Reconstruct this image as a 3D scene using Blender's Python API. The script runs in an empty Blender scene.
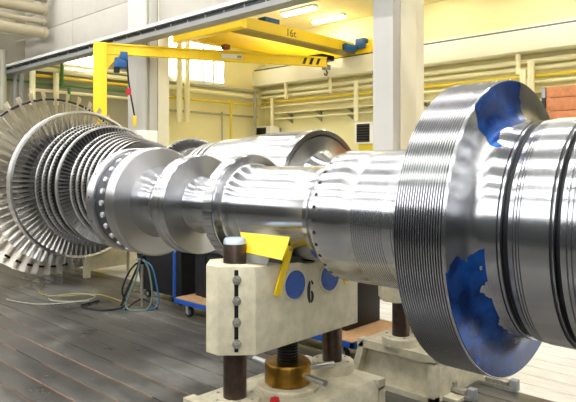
import bpy, bmesh, math, random
from mathutils import Vector, Matrix, noise
random.seed(7)
sc = bpy.context.scene
PI = math.pi

# ------------------------------------------------------------------ camera, world, exposure
D = 0.34                       # vertical distance from lens to the rotor axes (metres)
H = 6.1 * D                    # lens height
F = 600.0; HY = 165.0          # focal length and horizon row, in pixels of the 576 x 402 frame
TH = math.atan2(638, 600)
S_, C_ = math.sin(TH), math.cos(TH)
AX, AY, AZ = -4.274 * D, 9.576 * D, H - D       # reference point on the near rotor's axis
BY = AY + 6 * D                                   # far rotor's axis

cam_d = bpy.data.cameras.new('camera')
cam = bpy.data.objects.new('camera', cam_d); sc.collection.objects.link(cam)
cam.location = (0, 0, H); cam.rotation_euler = (PI / 2, 0, math.atan2(C_, S_))
cam_d.sensor_width = 36; cam_d.lens = F / 576 * 36
cam_d.shift_y = -(201 - HY) / 576
cam_d.clip_start = 0.05; cam_d.clip_end = 200
sc.camera = cam

w = bpy.data.worlds.new('world'); sc.world = w; w.use_nodes = True
w.node_tree.nodes['Background'].inputs[0].default_value = (0.9, 0.95, 1.0, 1)
w.node_tree.nodes['Background'].inputs[1].default_value = 0.6
sc.view_settings.view_transform = 'Standard'; sc.view_settings.look = 'None'
sc.view_settings.gamma = 1.0; sc.view_settings.use_curve_mapping = False
sc.view_settings.exposure = 0.38
LAMP = 30.0          # emission of the main hall's unseen tube lamps
LAMP_SIDE = 22.0     # emission of the side bay's tube lamps
DAY_FILL = 4.5            # emission of the added, unseen windows that fill and streak the steel

# ------------------------------------------------------------------ helpers
def ray(px, py):
    a = (px - 288) / F; b = (HY - py) / F
    return Vector((S_ * a - C_, C_ * a + S_, b))
def onz(px, py, z): r = ray(px, py); t = (z - H) / r.z; return Vector((r.x * t, r.y * t, z))
def onY(px, py, Y): r = ray(px, py); t = Y / r.y; return Vector((r.x * t, Y, H + r.z * t))
def onX(px, py, X): r = ray(px, py); t = X / r.x; return Vector((X, r.y * t, H + r.z * t))

def srgb(r, g, b):
    f = lambda c: (c / 255) / 12.92 if c / 255 <= 0.04045 else ((c / 255 + 0.055) / 1.055) ** 2.4
    return (f(r), f(g), f(b), 1)

class MB:
    def __init__(s): s.v = []; s.f = []
    def add(s, vs, fs):
        n = len(s.v); s.v += [tuple(v) for v in vs]; s.f += [[i + n for i in f] for f in fs]; return s
    def box(s, x0, x1, y0, y1, z0, z1):
        x0, x1 = min(x0, x1), max(x0, x1); y0, y1 = min(y0, y1), max(y0, y1); z0, z1 = min(z0, z1), max(z0, z1)
        return s.add([(x0,y0,z0),(x1,y0,z0),(x1,y1,z0),(x0,y1,z0),(x0,y0,z1),(x1,y0,z1),(x1,y1,z1),(x0,y1,z1)],
              [(0,3,2,1),(4,5,6,7),(0,1,5,4),(1,2,6,5),(2,3,7,6),(3,0,4,7)])
    def lathe(s, prof, n=96, closed=False):
        """profile of (x, r) turned about the local X axis"""
        vs = []; fs = []; m = len(prof)
        for (x, r) in prof:
            for k in range(n):
                a = 2 * PI * k / n; vs.append((x, r * math.cos(a), r * math.sin(a)))
        rng = range(m if closed else m - 1)
        for i in rng:
            j = (i + 1) % m
            for k in range(n):
                l = (k + 1) % n
                fs.append((i*n+k, i*n+l, j*n+l, j*n+k))
        if not closed:
            fs.append(tuple(range(n - 1, -1, -1))); fs.append(tuple((m-1)*n + k for k in range(n)))
        return s.add(vs, fs)
    def cyl(s, p0, p1, r0, r1=None, n=16):
        r1 = r0 if r1 is None else r1
        p0, p1 = Vector(p0), Vector(p1); d = (p1 - p0).normalized()
        u = d.orthogonal().normalized(); v = d.cross(u)
        vs = [p0 + (u*math.cos(2*PI*k/n) + v*math.sin(2*PI*k/n))*r0 for k in range(n)]
        vs += [p1 + (u*math.cos(2*PI*k/n) + v*math.sin(2*PI*k/n))*r1 for k in range(n)]
        fs = [(k, (k+1)%n, n+(k+1)%n, n+k) for k in range(n)]
        fs += [tuple(range(n-1,-1,-1)), tuple(range(n, 2*n))]
        return s.add(vs, fs)
    def turn(s, prof, c=(0,0,0), n=40):
        """profile of (r, z) turned about a vertical axis through c"""
        vs = []; fs = []; m = len(prof)
        for (r, z) in prof:
            for k in range(n):
                a = 2*PI*k/n; vs.append((c[0]+r*math.cos(a), c[1]+r*math.sin(a), c[2]+z))
        for i in range(m-1):
            for k in range(n):
                l = (k+1) % n; fs.append((i*n+k, i*n+l, (i+1)*n+l, (i+1)*n+k))
        fs += [tuple(range(n-1,-1,-1)), tuple((m-1)*n+k for k in range(n))]
        return s.add(vs, fs)
    def prism(s, poly, a, b, axis='z'):
        """polygon extruded along an axis: z -> (x,y), x -> (y,z), y -> (x,z)"""
        def p(q, t):
            return {'z': (q[0], q[1], t), 'x': (t, q[0], q[1]), 'y': (q[0], t, q[1])}[axis]
        n = len(poly); vs = [p(q, a) for q in poly] + [p(q, b) for q in poly]
        fs = [(k, (k+1)%n, n+(k+1)%n, n+k) for k in range(n)] + [tuple(range(n-1,-1,-1)), tuple(range(n, 2*n))]
        return s.add(vs, fs)
    def tube(s, pts, r, n=8, closed=False):
        pts = [Vector(p) for p in pts]; m = len(pts); vs = []; fs = []
        prev = None
        for i, p in enumerate(pts):
            if closed: t = pts[(i+1) % m] - pts[i-1]
            else: t = pts[min(i+1, m-1)] - pts[max(i-1, 0)]
            t.normalize()
            u = t.orthogonal().normalized() if prev is None else (prev - t*prev.dot(t)).normalized()
            prev = u; v = t.cross(u)
            vs += [p + (u*math.cos(2*PI*k/n) + v*math.sin(2*PI*k/n))*r for k in range(n)]
        for i in range(m if closed else m-1):
            j = (i+1) % m
            for k in range(n):
                l = (k+1) % n; fs.append((i*n+k, i*n+l, j*n+l, j*n+k))
        if not closed: fs += [tuple(range(n-1,-1,-1)), tuple((m-1)*n+k for k in range(n))]
        return s.add(vs, fs)
    def move(s, mat):
        s.v = [tuple(mat @ Vector(v)) for v in s.v]; return s
    def mesh(s, name, mat, smooth=0.6, bevel=0):
        me = bpy.data.meshes.new(name); me.from_pydata(s.v, [], s.f)
        bm = bmesh.new(); bm.from_mesh(me)
        bmesh.ops.recalc_face_normals(bm, faces=bm.faces)
        if bevel:
            es = [e for e in bm.edges if len(e.link_faces) == 2 and e.calc_face_angle(0) > 0.5]
            bmesh.ops.bevel(bm, geom=es, offset=bevel, segments=2, affect='EDGES', profile=0.6, clamp_overlap=True)
        for f in bm.faces: f.smooth = True
        for e in bm.edges: e.smooth = len(e.link_faces) == 2 and e.calc_face_angle(0) < smooth
        bm.to_mesh(me); bm.free()
        if mat: me.materials.append(mat)
        return me
    def build(s, name, mat, parent=None, smooth=0.6, bevel=0, loc=(0,0,0)):
        return link(name, s.mesh(name, mat, smooth, bevel), parent, loc)

def link(name, data, parent=None, loc=(0,0,0), rot=(0,0,0)):
    o = bpy.data.objects.new(name, data); sc.collection.objects.link(o)
    o.parent = parent; o.location = loc; o.rotation_euler = rot
    return o
def tag(o, label=None, cat=None, group=None, kind=None):
    if label: o['label'] = label
    if cat: o['category'] = cat
    if group: o['group'] = group
    if kind: o['kind'] = kind
    return o
def thing(name, loc, label, cat, group=None):
    return tag(link(name, None, None, loc), label, cat, group)
def copy_tree(o, parent=None):
    c = o.copy(); sc.collection.objects.link(c); c.parent = parent
    for ch in [x for x in bpy.data.objects if x.parent == o]: copy_tree(ch, c)
    return c

# ------------------------------------------------------------------ materials
def mat(name, col, rough=0.5, metal=0.0, var=0.0, vscale=4.0, bump=0.0, bscale=30.0, col2=None, spec=0.5):
    m = bpy.data.materials.new(name); m.use_nodes = True; nt = m.node_tree; n = nt.nodes; l = nt.links
    b = n['Principled BSDF']; b.inputs['Base Color'].default_value = col
    b.inputs['Roughness'].default_value = rough; b.inputs['Metallic'].default_value = metal
    b.inputs['Specular IOR Level'].default_value = spec
    if var or bump or col2: tc = n.new('ShaderNodeTexCoord')
    if var or col2:
        t = n.new('ShaderNodeTexNoise'); t.inputs['Scale'].default_value = vscale; t.inputs['Detail'].default_value = 6
        t.inputs['Roughness'].default_value = 0.65
        l.new(tc.outputs['Object'], t.inputs['Vector'])
        r = n.new('ShaderNodeValToRGB'); r.color_ramp.elements[0].position = 0.35; r.color_ramp.elements[1].position = 0.7
        c2 = col2 if col2 else tuple(c * (1 - var) for c in col[:3]) + (1,)
        r.color_ramp.elements[0].color = c2; r.color_ramp.elements[1].color = col
        l.new(t.outputs['Fac'], r.inputs['Fac']); l.new(r.outputs['Color'], b.inputs['Base Color'])
    if bump:
        t2 = n.new('ShaderNodeTexNoise'); t2.inputs['Scale'].default_value = bscale; t2.inputs['Detail'].default_value = 4
        l.new(tc.outputs['Object'], t2.inputs['Vector'])
        bp = n.new('ShaderNodeBump'); bp.inputs['Strength'].default_value = bump; bp.inputs['Distance'].default_value = 0.01
        l.new(t2.outputs['Fac'], bp.inputs['Height']); l.new(bp.outputs['Normal'], b.inputs['Normal'])
    return m

ANI = 0.25
def steel(name, col=(0.57, 0.58, 0.60, 1), rough=0.25, bump=0.12, dye=False):
    """turned steel: fine lathe rings about the local X axis, optional blue marking dye on the flange face"""
    m = bpy.data.materials.new(name); m.use_nodes = True; nt = m.node_tree; n = nt.nodes; l = nt.links
    b = n['Principled BSDF']; b.inputs['Base Color'].default_value = col
    b.inputs['Roughness'].default_value = rough; b.inputs['Metallic'].default_value = 1.0
    tc = n.new('ShaderNodeTexCoord'); sp = n.new('ShaderNodeSeparateXYZ'); l.new(tc.outputs['Object'], sp.inputs[0])
    def mth(op, a, bb=None, c=None):
        q = n.new('ShaderNodeMath'); q.operation = op
        for i, v in enumerate((a, bb, c)):
            if v is None: continue
            if isinstance(v, (int, float)): q.inputs[i].default_value = v
            else: l.new(v, q.inputs[i])
        return q.outputs[0]
    rr = mth('SQRT', mth('ADD', mth('MULTIPLY', sp.outputs[1], sp.outputs[1]), mth('MULTIPLY', sp.outputs[2], sp.outputs[2])))
    tg = n.new('ShaderNodeTangent'); tg.direction_type = 'RADIAL'; tg.axis = 'X'
    l.new(tg.outputs[0], b.inputs['Tangent']); b.inputs['Anisotropic'].default_value = 0.88; b.inputs['Anisotropic Rotation'].default_value = ANI
    cx = n.new('ShaderNodeCombineXYZ'); l.new(sp.outputs[0], cx.inputs[0]); l.new(rr, cx.inputs[1])
    t = n.new('ShaderNodeTexNoise'); t.inputs['Scale'].default_value = 160; t.inputs['Detail'].default_value = 3
    l.new(cx.outputs[0], t.inputs['Vector'])
    bp = n.new('ShaderNodeBump'); bp.inputs['Strength'].default_value = bump; bp.inputs['Distance'].default_value = 0.002
    l.new(t.outputs['Fac'], bp.inputs['Height']); l.new(bp.outputs['Normal'], b.inputs['Normal'])
    t3 = n.new('ShaderNodeTexNoise'); t3.inputs['Scale'].default_value = 9; t3.inputs['Detail'].default_value = 5
    l.new(cx.outputs[0], t3.inputs['Vector'])
    l.new(mth('MULTIPLY_ADD', t3.outputs['Fac'], 0.10, rough - 0.05), b.inputs['Roughness'])
    if dye:
        nz = n.new('ShaderNodeTexNoise'); nz.inputs['Scale'].default_value = 9; nz.inputs['Detail'].default_value = 5
        l.new(tc.outputs['Object'], nz.inputs['Vector'])
        nn = mth('SUBTRACT', nz.outputs['Fac'], 0.5)
        ang = mth('ADD', mth('ARCTAN2', sp.outputs[1], sp.outputs[2]), mth('MULTIPLY', nn, 0.25))
        top = mth('MULTIPLY', mth('GREATER_THAN', ang, -0.72), mth('LESS_THAN', ang, 0.03))
        low = mth('LESS_THAN', mth('ADD', mth('MULTIPLY_ADD', rr, 0.45, sp.outputs[2]), mth('MULTIPLY', nn, 0.22)), 1.8 * D * 0.45 - 0.06)
        innert = mth('GREATER_THAN', rr, 1.68 * D)
        wav = mth('GREATER_THAN', mth('ADD', rr, mth('MULTIPLY', nn, 0.16)), 1.71 * D)
        ns = n.new('ShaderNodeSeparateXYZ'); l.new(tc.outputs['Normal'], ns.inputs[0])
        face = mth('GREATER_THAN', ns.outputs[0], 0.25)
        msk = mth('MULTIPLY', mth('MULTIPLY', mth('MAXIMUM', top, low), mth('MULTIPLY', innert, wav)), face)
        mx = n.new('ShaderNodeMix'); mx.data_type = 'RGBA'; l.new(msk, mx.inputs['Factor'])
        mx.inputs['A'].default_value = col
        r = n.new('ShaderNodeValToRGB'); l.new(nz.outputs['Fac'], r.inputs['Fac'])
        r.color_ramp.elements[0].position = 0.35; r.color_ramp.elements[0].color = (0.002, 0.02, 0.12, 1)
        r.color_ramp.elements[1].position = 0.7; r.color_ramp.elements[1].color = (0.012, 0.10, 0.42, 1)
        l.new(r.outputs['Color'], mx.inputs['B']); l.new(mx.outputs['Result'], b.inputs['Base Color'])
        l.new(mth('MULTIPLY_ADD', msk, -0.45, 1.0), b.inputs['Metallic'])
    return m

def emit(name, col, strength):
    m = bpy.data.materials.new(name); m.use_nodes = True; nt = m.node_tree
    b = nt.nodes['Principled BSDF']; b.inputs['Base Color'].default_value = (0.8, 0.8, 0.8, 1)
    b.inputs['Emission Color'].default_value = col; b.inputs['Emission Strength'].default_value = strength
    return m

M = {}
M['steel'] = steel('turned steel')
M['steel_rim'] = steel('satin rim steel', (0.62, 0.62, 0.63, 1), 0.38, 0.03)
M['steel_fine'] = steel('ground steel', (0.57, 0.58, 0.60, 1), 0.22, 0.06)
M['steel_dye'] = steel('turned steel with blue dye', (0.57, 0.58, 0.60, 1), 0.22, 0.08, dye=True)
M['steel_groove'] = steel('grooved steel', (0.60, 0.61, 0.63, 1), 0.23, 0.0)
M['groove_floor'] = steel('shadowy groove steel', (0.30, 0.30, 0.32, 1), 0.35, 0.0)  # darker copy of the grooved steel, groove shade put into its colour
M['steel_dark'] = mat('oiled dark steel', (0.03, 0.032, 0.036, 1), 0.35, 0.7)
M['blade'] = mat('blade steel', (0.66, 0.65, 0.62, 1), 0.34, 0.95, 0.2, 3)
M['blade_last'] = mat('weathered blade steel', (0.80, 0.74, 0.64, 1), 0.42, 0.85, 0.3, 5)
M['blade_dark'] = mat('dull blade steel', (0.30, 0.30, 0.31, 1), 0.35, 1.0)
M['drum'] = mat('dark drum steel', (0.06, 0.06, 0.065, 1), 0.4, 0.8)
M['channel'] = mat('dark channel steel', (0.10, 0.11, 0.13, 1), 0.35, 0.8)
M['shroud'] = steel('shroud steel', (0.88, 0.88, 0.88, 1), 0.3, 0.05)
M['bolt_bright'] = mat('bright bolt steel', (0.9, 0.9, 0.9, 1), 0.3, 0.6)
M['hole'] = mat('hole', (0.008, 0.008, 0.009, 1), 0.8)  # black colour stands in for the shade inside holes and openings
M['cream'] = mat('cream machine paint', srgb(230, 222, 192), 0.45, 0, 0.24, 9, 0.05, 40)
M['cream2'] = mat('cream base paint', srgb(222, 214, 186), 0.5, 0, 0.34, 7, 0.06, 30)
M['post'] = mat('brown oiled steel', srgb(104, 88, 78), 0.28, 0.85, 0.5, 9)
M['post_cap'] = mat('machined post end', srgb(190, 205, 225), 0.45, 0.9)
M['screw'] = mat('black oiled screw', srgb(66, 66, 68), 0.3, 0.9)
M['brass'] = mat('brass', srgb(196, 150, 62), 0.3, 1.0, 0.5, 8)
M['chrome'] = mat('bright bar steel', (0.6, 0.6, 0.6, 1), 0.35, 1.0)
M['bolt'] = mat('bolt steel', srgb(196, 192, 182), 0.4, 0.7, 0.4, 40)
M['blue'] = mat('blue paint', srgb(16, 84, 178), 0.4, 0, 0.2, 8)
M['blue_hoist'] = mat('hoist blue paint', srgb(24, 84, 146), 0.4)
M['yellow'] = mat('yellow paint', srgb(250, 212, 10), 0.42, 0, 0.08, 6)
M['yellow_crane'] = mat('crane yellow paint', srgb(250, 214, 16), 0.45)
M['flange_dull'] = mat('dull flange paint', srgb(150, 130, 60), 0.5)
M['black'] = mat('black sheet', srgb(22, 24, 28), 0.55, 0, 0.3, 5)
M['rubber'] = mat('black rubber', srgb(18, 18, 20), 0.7)
M['red'] = mat('red plastic', srgb(190, 20, 30), 0.4)
M['rust'] = mat('rust red paint', srgb(150, 70, 30), 0.5)
M['white'] = mat('white paint', srgb(240, 240, 236), 0.45)
M['grey'] = mat('grey paint', srgb(150, 152, 152), 0.5)
M['wood_deck'] = mat('deck plywood', srgb(224, 178, 128), 0.6, 0, 0.25, 12)
M['wood_crate'] = mat('reddish crate wood', srgb(208, 132, 78), 0.6, 0, 0.35, 8)
M['text'] = mat('black stencil paint', srgb(20, 20, 20), 0.6)
M['wall'] = mat('cream yellow wall paint', srgb(248, 240, 186), 0.7, 0, 0.06, 1.5)
M['ledge'] = mat('pale ledge paint', srgb(250, 246, 222), 0.65, 0, 0.05, 1.5)
M['wall_hall'] = mat('hall wall paint', srgb(168, 162, 144), 0.7, 0, 0.1, 1.0)
M['wall_front'] = mat('dark hall wall paint', srgb(58, 60, 62), 0.7, 0, 0.3, 0.5)
M['panel'] = mat('grey concrete panel', srgb(184, 180, 170), 0.75, 0, 0.10, 1.2)
M['column'] = mat('column paint', srgb(198, 196, 189), 0.6, 0, 0.05, 2)
M['column_cream'] = mat('column cream paint', srgb(234, 228, 204), 0.6, 0, 0.05, 2)
M['ceiling_hall'] = mat('hall ceiling', srgb(120, 120, 116), 0.8)
M['ceiling'] = mat('ceiling paint', srgb(232, 222, 176), 0.8)
M['pipe_cream'] = mat('cream pipe paint', srgb(246, 240, 200), 0.45)
M['pipe_yellow'] = mat('yellow pipe paint', srgb(232, 205, 60), 0.45)
M['pipe_green'] = mat('green pipe paint', srgb(70, 130, 60), 0.45)
M['pipe_grey'] = mat('grey pipe', srgb(170, 168, 150), 0.4, 0.3)
M['duct'] = mat('beige duct', srgb(172, 162, 134), 0.5, 0, 0.08, 3)
M['rail_white'] = mat('pale rail paint', srgb(214, 216, 214), 0.4)
M['rail_dark'] = mat('rail web paint', srgb(96, 100, 100), 0.5)
M['rail_grey'] = mat('rail grey paint', srgb(140, 142, 140), 0.45)
M['louver'] = mat('dark louvre', srgb(58, 56, 48), 0.5)
M['hose_blue'] = mat('blue hose', srgb(60, 120, 170), 0.4)
M['hose_green'] = mat('grey green hose', srgb(96, 116, 104), 0.45)
M['hose_pale'] = mat('pale hose', srgb(170, 172, 156), 0.45)
M['hose_pale2'] = mat('yellowish cable', srgb(170, 160, 90), 0.5)
M['lamp_body'] = mat('lamp housing', srgb(235, 235, 225), 0.5)
M['tube_hall'] = emit('hall lamp tube', (1.0, 0.98, 0.95, 1), LAMP)
M['tube_side'] = emit('side bay lamp tube', (1.0, 0.96, 0.83, 1), LAMP_SIDE)
M['day'] = emit('daylight pane', (0.97, 0.98, 1.0, 1), DAY_FILL)  # glow of the added windows behind the camera
M['day_side'] = emit('daylight pane of side bay', (1.0, 0.98, 0.92, 1), 5.0)

def floor_mat(name, a, b_, c, rough):
    m = bpy.data.materials.new(name); m.use_nodes = True; nt = m.node_tree; n = nt.nodes; l = nt.links
    b = n['Principled BSDF']; g = n.new('ShaderNodeNewGeometry')
    t = n.new('ShaderNodeTexNoise'); t.inputs['Scale'].default_value = 0.9; t.inputs['Detail'].default_value = 7; t.inputs['Roughness'].default_value = 0.6
    l.new(g.outputs['Position'], t.inputs['Vector'])
    r = n.new('ShaderNodeValToRGB'); e = r.color_ramp.elements
    e[0].position = 0.34; e[0].color = a; e[1].position = 0.66; e[1].color = c
    k = e.new(0.5); k.color = b_
    l.new(t.outputs['Fac'], r.inputs['Fac'])
    t2 = n.new('ShaderNodeTexNoise'); t2.inputs['Scale'].default_value = 14; t2.inputs['Detail'].default_value = 6
    mp = n.new('ShaderNodeMapping'); mp.inputs['Scale'].default_value = (0.25, 1.6, 1); l.new(g.outputs['Position'], mp.inputs[0]); l.new(mp.outputs[0], t2.inputs['Vector'])
    mx = n.new('ShaderNodeMix'); mx.data_type = 'RGBA'; mx.blend_type = 'MULTIPLY'; mx.inputs['Factor'].default_value = 0.3
    r2 = n.new('ShaderNodeValToRGB'); r2.color_ramp.elements[0].position = 0.3; r2.color_ramp.elements[0].color = (0.45, 0.43, 0.40, 1); r2.color_ramp.elements[1].position = 0.6
    l.new(t2.outputs['Fac'], r2.inputs['Fac']); l.new(r.outputs['Color'], mx.inputs['A']); l.new(r2.outputs['Color'], mx.inputs['B'])
    l.new(mx.outputs['Result'], b.inputs['Base Color'])
    q = n.new('ShaderNodeMath'); q.operation = 'MULTIPLY_ADD'; q.inputs[1].default_value = 0.35; q.inputs[2].default_value = rough - 0.17
    l.new(t.outputs['Fac'], q.inputs[0]); l.new(q.outputs[0], b.inputs['Roughness'])
    bp = n.new('ShaderNodeBump'); bp.inputs['Strength'].default_value = 0.12; bp.inputs['Distance'].default_value = 0.01
    l.new(t2.outputs['Fac'], bp.inputs['Height']); l.new(bp.outputs['Normal'], b.inputs['Normal'])
    return m
M['floor'] = floor_mat('worn steel floor', srgb(62, 60, 58), srgb(84, 82, 78), srgb(128, 128, 122), 0.31)
M['floor_pale'] = floor_mat('pale painted floor', srgb(228, 226, 216), srgb(240, 238, 230), srgb(246, 244, 238), 0.45)  # near-white colour for the farther floor strips
M['slot'] = mat('slot bottom', srgb(40, 36, 32), 0.8)
M['slot_fill'] = mat('slot filler strip', srgb(158, 118, 88), 0.7, 0, 0.4, 3)

# ------------------------------------------------------------------ setting
XE = -18.65; XR = 12.0; YB = -6.0; YC = 7.7; YW = 12.85; ZT = 8.4; ZS = 5.95
fl = MB().box(XE, XR, YB, YW, -0.20, -0.055).build('floor', M['slot']); tag(fl, kind='structure')
pitch = 0.262; y = 2.29 - pitch * 9; i = 0
strip = MB().box(XE, XR, 0.009, pitch - 0.009, -0.056, 0.0).mesh('floor_strip', M['floor'], bevel=0.004)
XS = -3.3
strip_r = MB().box(XS + 0.004, XR, 0.006, pitch - 0.006, -0.056, 0.0).mesh('floor_strip', M['floor_pale'], bevel=0.004)
strip_lp = MB().box(XE, XS - 0.004, 0.006, pitch - 0.006, -0.056, 0.0).mesh('floor_strip', M['floor_pale'], bevel=0.004)
strip_ld = MB().box(XE, XS - 0.004, 0.009, pitch - 0.009, -0.056, 0.0).mesh('floor_strip', M['floor'], bevel=0.004)
while y < YW - pitch:
    if y > 5.2:
        link('floor_strip', strip_r, fl, (0, y, 0)); link('floor_strip', strip_lp if y > 5.95 else strip_ld, fl, (0, y, 0))
    else: link('floor_strip', strip, fl, (0, y, 0))
    y += pitch; i += 1
yb = MB().box(XE, XR, YB, 2.29 - pitch*9, -0.056, 0.0).build('floor_plate', M['floor'], fl)
for k in range(-2, 13):
    x0 = -15 + 3 * random.random()
    while x0 < 2:
        x1 = x0 + random.uniform(1.5, 5.0); yy = 2.29 + pitch * k
        MB().box(x0, x1, yy - 0.0075, yy + 0.0075, -0.05, random.uniform(-0.012, -0.003)).build('slot_filler', M['slot_fill'], fl)
        x0 = x1 + random.uniform(0.05, 2.0)
def st(name, mb, m, parent=None, **k):
    o = mb.build(name, m, parent, **k)
    if parent is None: tag(o, kind='structure')
    return o
# our hall
st('ceiling', MB().box(XE, XR, YB, YC + 0.25, ZT, ZT + 0.2), M['ceiling_hall'])
wl = st('wall_left', MB().box(XE - 0.2, XE, YB, YW + 0.2, -0.2, ZT), M['wall_hall'])
st('wall_right', MB().box(XR, XR + 0.2, YB, YW + 0.2, -0.2, ZT), M['wall_front'])
wf = MB()
WZ0, WZ1 = 4.3, 7.4
wf.box(XE, XR, YB - 0.2, YB, -0.2, WZ0); wf.box(XE, XR, YB - 0.2, YB, WZ1, ZT)
nwin = 7; ww = (XR - XE) / nwin
for k in range(nwin + 1):
    xc = XE + k * ww; wf.box(max(XE, xc - 0.9), min(XR, xc + 0.9), YB - 0.2, YB, WZ0, WZ1)
st('wall_front', wf, M['wall_front'])
for k in range(nwin):
    x0 = XE + k * ww + 0.9; x1 = XE + (k + 1) * ww - 0.9
    wn = MB().box(x0, x1, YB - 0.16, YB - 0.13, WZ0, WZ1).build('window_%d' % (k + 3), M['day']); tag(wn, kind='structure')  # added glowing window out of view, gives fill and streak highlights
    fr = MB()
    for z in (WZ0 + 0.05, WZ0 + 1.05, WZ0 + 2.05, WZ1 - 0.05): fr.box(x0, x1, YB - 0.13, YB - 0.07, z - 0.04, z + 0.04)
    for q in range(4): xx = x0 + (x1 - x0) * q / 3; fr.box(xx - 0.04, xx + 0.04, YB - 0.13, YB - 0.07, WZ0, WZ1)
    fr.build('window_frame', M['grey'], wn)
# upper wall of concrete panels above the crane rail, between the two bays
wu = st('wall_upper', MB().box(XE, XR, YC + 0.33, YC + 0.36, 5.05, ZT), M['panel'])
xx = XE
while xx < XR - 0.1:
    x1 = min(XR, xx + 3.05); zz = 5.05
    for z1 in (6.05, 7.25, ZT):
        MB().box(xx + 0.006, x1 - 0.006, YC + 0.25, YC + 0.331, zz + 0.006, z1 - 0.006).build('wall_panel', M['panel'], wu, bevel=0.006); zz = z1
    xx = x1
# columns between the bays
def column(x0, x1, name='column', dw=0.66, df=0.95):
    c = MB().box(x0, x1, YC, YC + 0.19, 0, ZT).build(name, M['column'], bevel=0.008); tag(c, kind='structure')
    MB().box(x0 + 0.02, x1 - 0.015, YC + 0.19, YC + 0.22, 0, ZS).build('joint_strip', M['grey'], c)
    MB().box(x0, x1, YC + 0.22, YC + dw, 0, ZS).build('column_web', M['column_cream'], c, bevel=0.008)
    if df: MB().box(x0 + 0.05, x1 - 0.03, YC + dw, YC + df, 0, ZS).build('column_flange', M['column_cream'], c, bevel=0.008)
    return c
column(-5.43, -5.06); column(-12.03, -11.5, dw=0.52, df=None); column(1.05, 1.42)
pl = MB().box(-12.6, -12.04, YC + 0.12, YC + 0.5, 0, ZT).build('pilaster', M['column']); tag(pl, kind='structure')
MB().cyl((-11.56, YC - 0.04, 0), (-11.56, YC - 0.04, ZT), 0.03, n=10).build('conduit', M['pipe_grey'], pl)
# side bay
XP = -13.05
wb = st('wall_back', MB().box(XE, XR, YW, YW + 0.2, -0.2, ZS), M['wall'])
st('ceiling_side', MB().box(XE, XR, YC + 0.36, YW + 0.2, ZS, ZS + 0.15), M['ceiling'])
wp = st('wall_partition', MB().box(XP - 0.15, XP, YC + 0.52, YW, -0.2, ZS), M['wall'])
st('wall_bay_right', MB().box(0.5, 0.65, YC + 0.95, YW, -0.2, ZS), M['wall_front'])  # unseen dark wall added so the disc faces reflect something dark
st('wall_bay_front', MB().box(1.45, XR, YC + 0.25, YC + 0.33, -0.2, 5.05), M['wall_front'])  # also added out of view, darkens reflections in the turned faces
st('trim_1', MB().box(XP, 0.5, 12.33, YW, 4.42, 4.86), M['ledge'], bevel=0.015)
st('trim_2', MB().box(XP, 0.5, 12.55, YW, 4.875, 5.0), M['ledge'], bevel=0.01)
st('trim_4', MB().box(XP, 0.5, 12.40, 12.46, 4.86, 4.91), M['rail_dark'])
st('trim_3', MB().box(XP, 0.5, 8.6, 8.85, 5.72, ZS), M['ceiling'])
for k, (p0, p1, X, z0y, z1y) in enumerate(((166, 223, XP, 34, 80), (64, 97, XE, 50, 74))):
    a = onX(p0, z1y, X); b_ = onX(p1, z0y, X); z0 = onX((p0 + p1) / 2, z1y, X).z; z1 = min(ZS - 0.12, onX((p0 + p1) / 2, z0y, X).z)
    wn = MB().box(X + 0.005, X + 0.03, a.y, b_.y, z0, z1).build('window_%d' % (k + 1), M['day_side']); tag(wn, kind='structure')
    fr = MB(); fr.box(X, X + 0.07, a.y - 0.05, b_.y + 0.05, z0 - 0.08, z0); fr.box(X, X + 0.07, a.y - 0.05, b_.y + 0.05, z1, z1 + 0.06)
    for q in (0, 0.62, 0.8, 1.0): yy = a.y + (b_.y - a.y) * q; fr.box(X + 0.01, X + 0.06, yy - 0.03, yy + 0.03, z0, z1)
    fr.build('window_frame', M['white'], wn)

# ------------------------------------------------------------------ near rotor
def P(x): return AX + x * D            # position along the rotor, in world X
def lathe_part(name, prof, m, root, n=128, smooth=0.5, cx=0.0):
    """prof in rotor units (x, R); part origin sits on the axis"""
    return MB().lathe([((x - cx) * D, r * D) for x, r in prof], n).build(name, m, root, smooth=smooth)

def fillet(x0, r0, x1, r1, n=6, inner=True):
    """quarter-ellipse between (x0,r0) on a face and (x1,r1) on a shaft"""
    out = []
    for k in range(n + 1):
        a = PI / 2 * k / n
        if inner: out.append((x1 + (x0 - x1) * (1 - math.sin(a)) if False else x0 + (x1 - x0) * (1 - math.cos(a)), r0 + (r1 - r0) * math.sin(a)))
    return out

XC = -4.2
rotor = thing('turbine_rotor', (P(XC), AY, 0), 'bright turned steel shaft rotor with broad grooved flange, resting on the number 6 stand', 'rotor')
def rp(name, prof, m, n=128, smooth=0.5):
    o = lathe_part(name, prof, m, rotor, n, smooth, XC); o.location = (0, 0, AZ); return o
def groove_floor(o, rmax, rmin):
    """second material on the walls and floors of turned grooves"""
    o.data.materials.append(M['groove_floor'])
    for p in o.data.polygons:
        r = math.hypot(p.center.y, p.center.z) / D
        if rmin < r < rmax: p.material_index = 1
    return o
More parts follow.
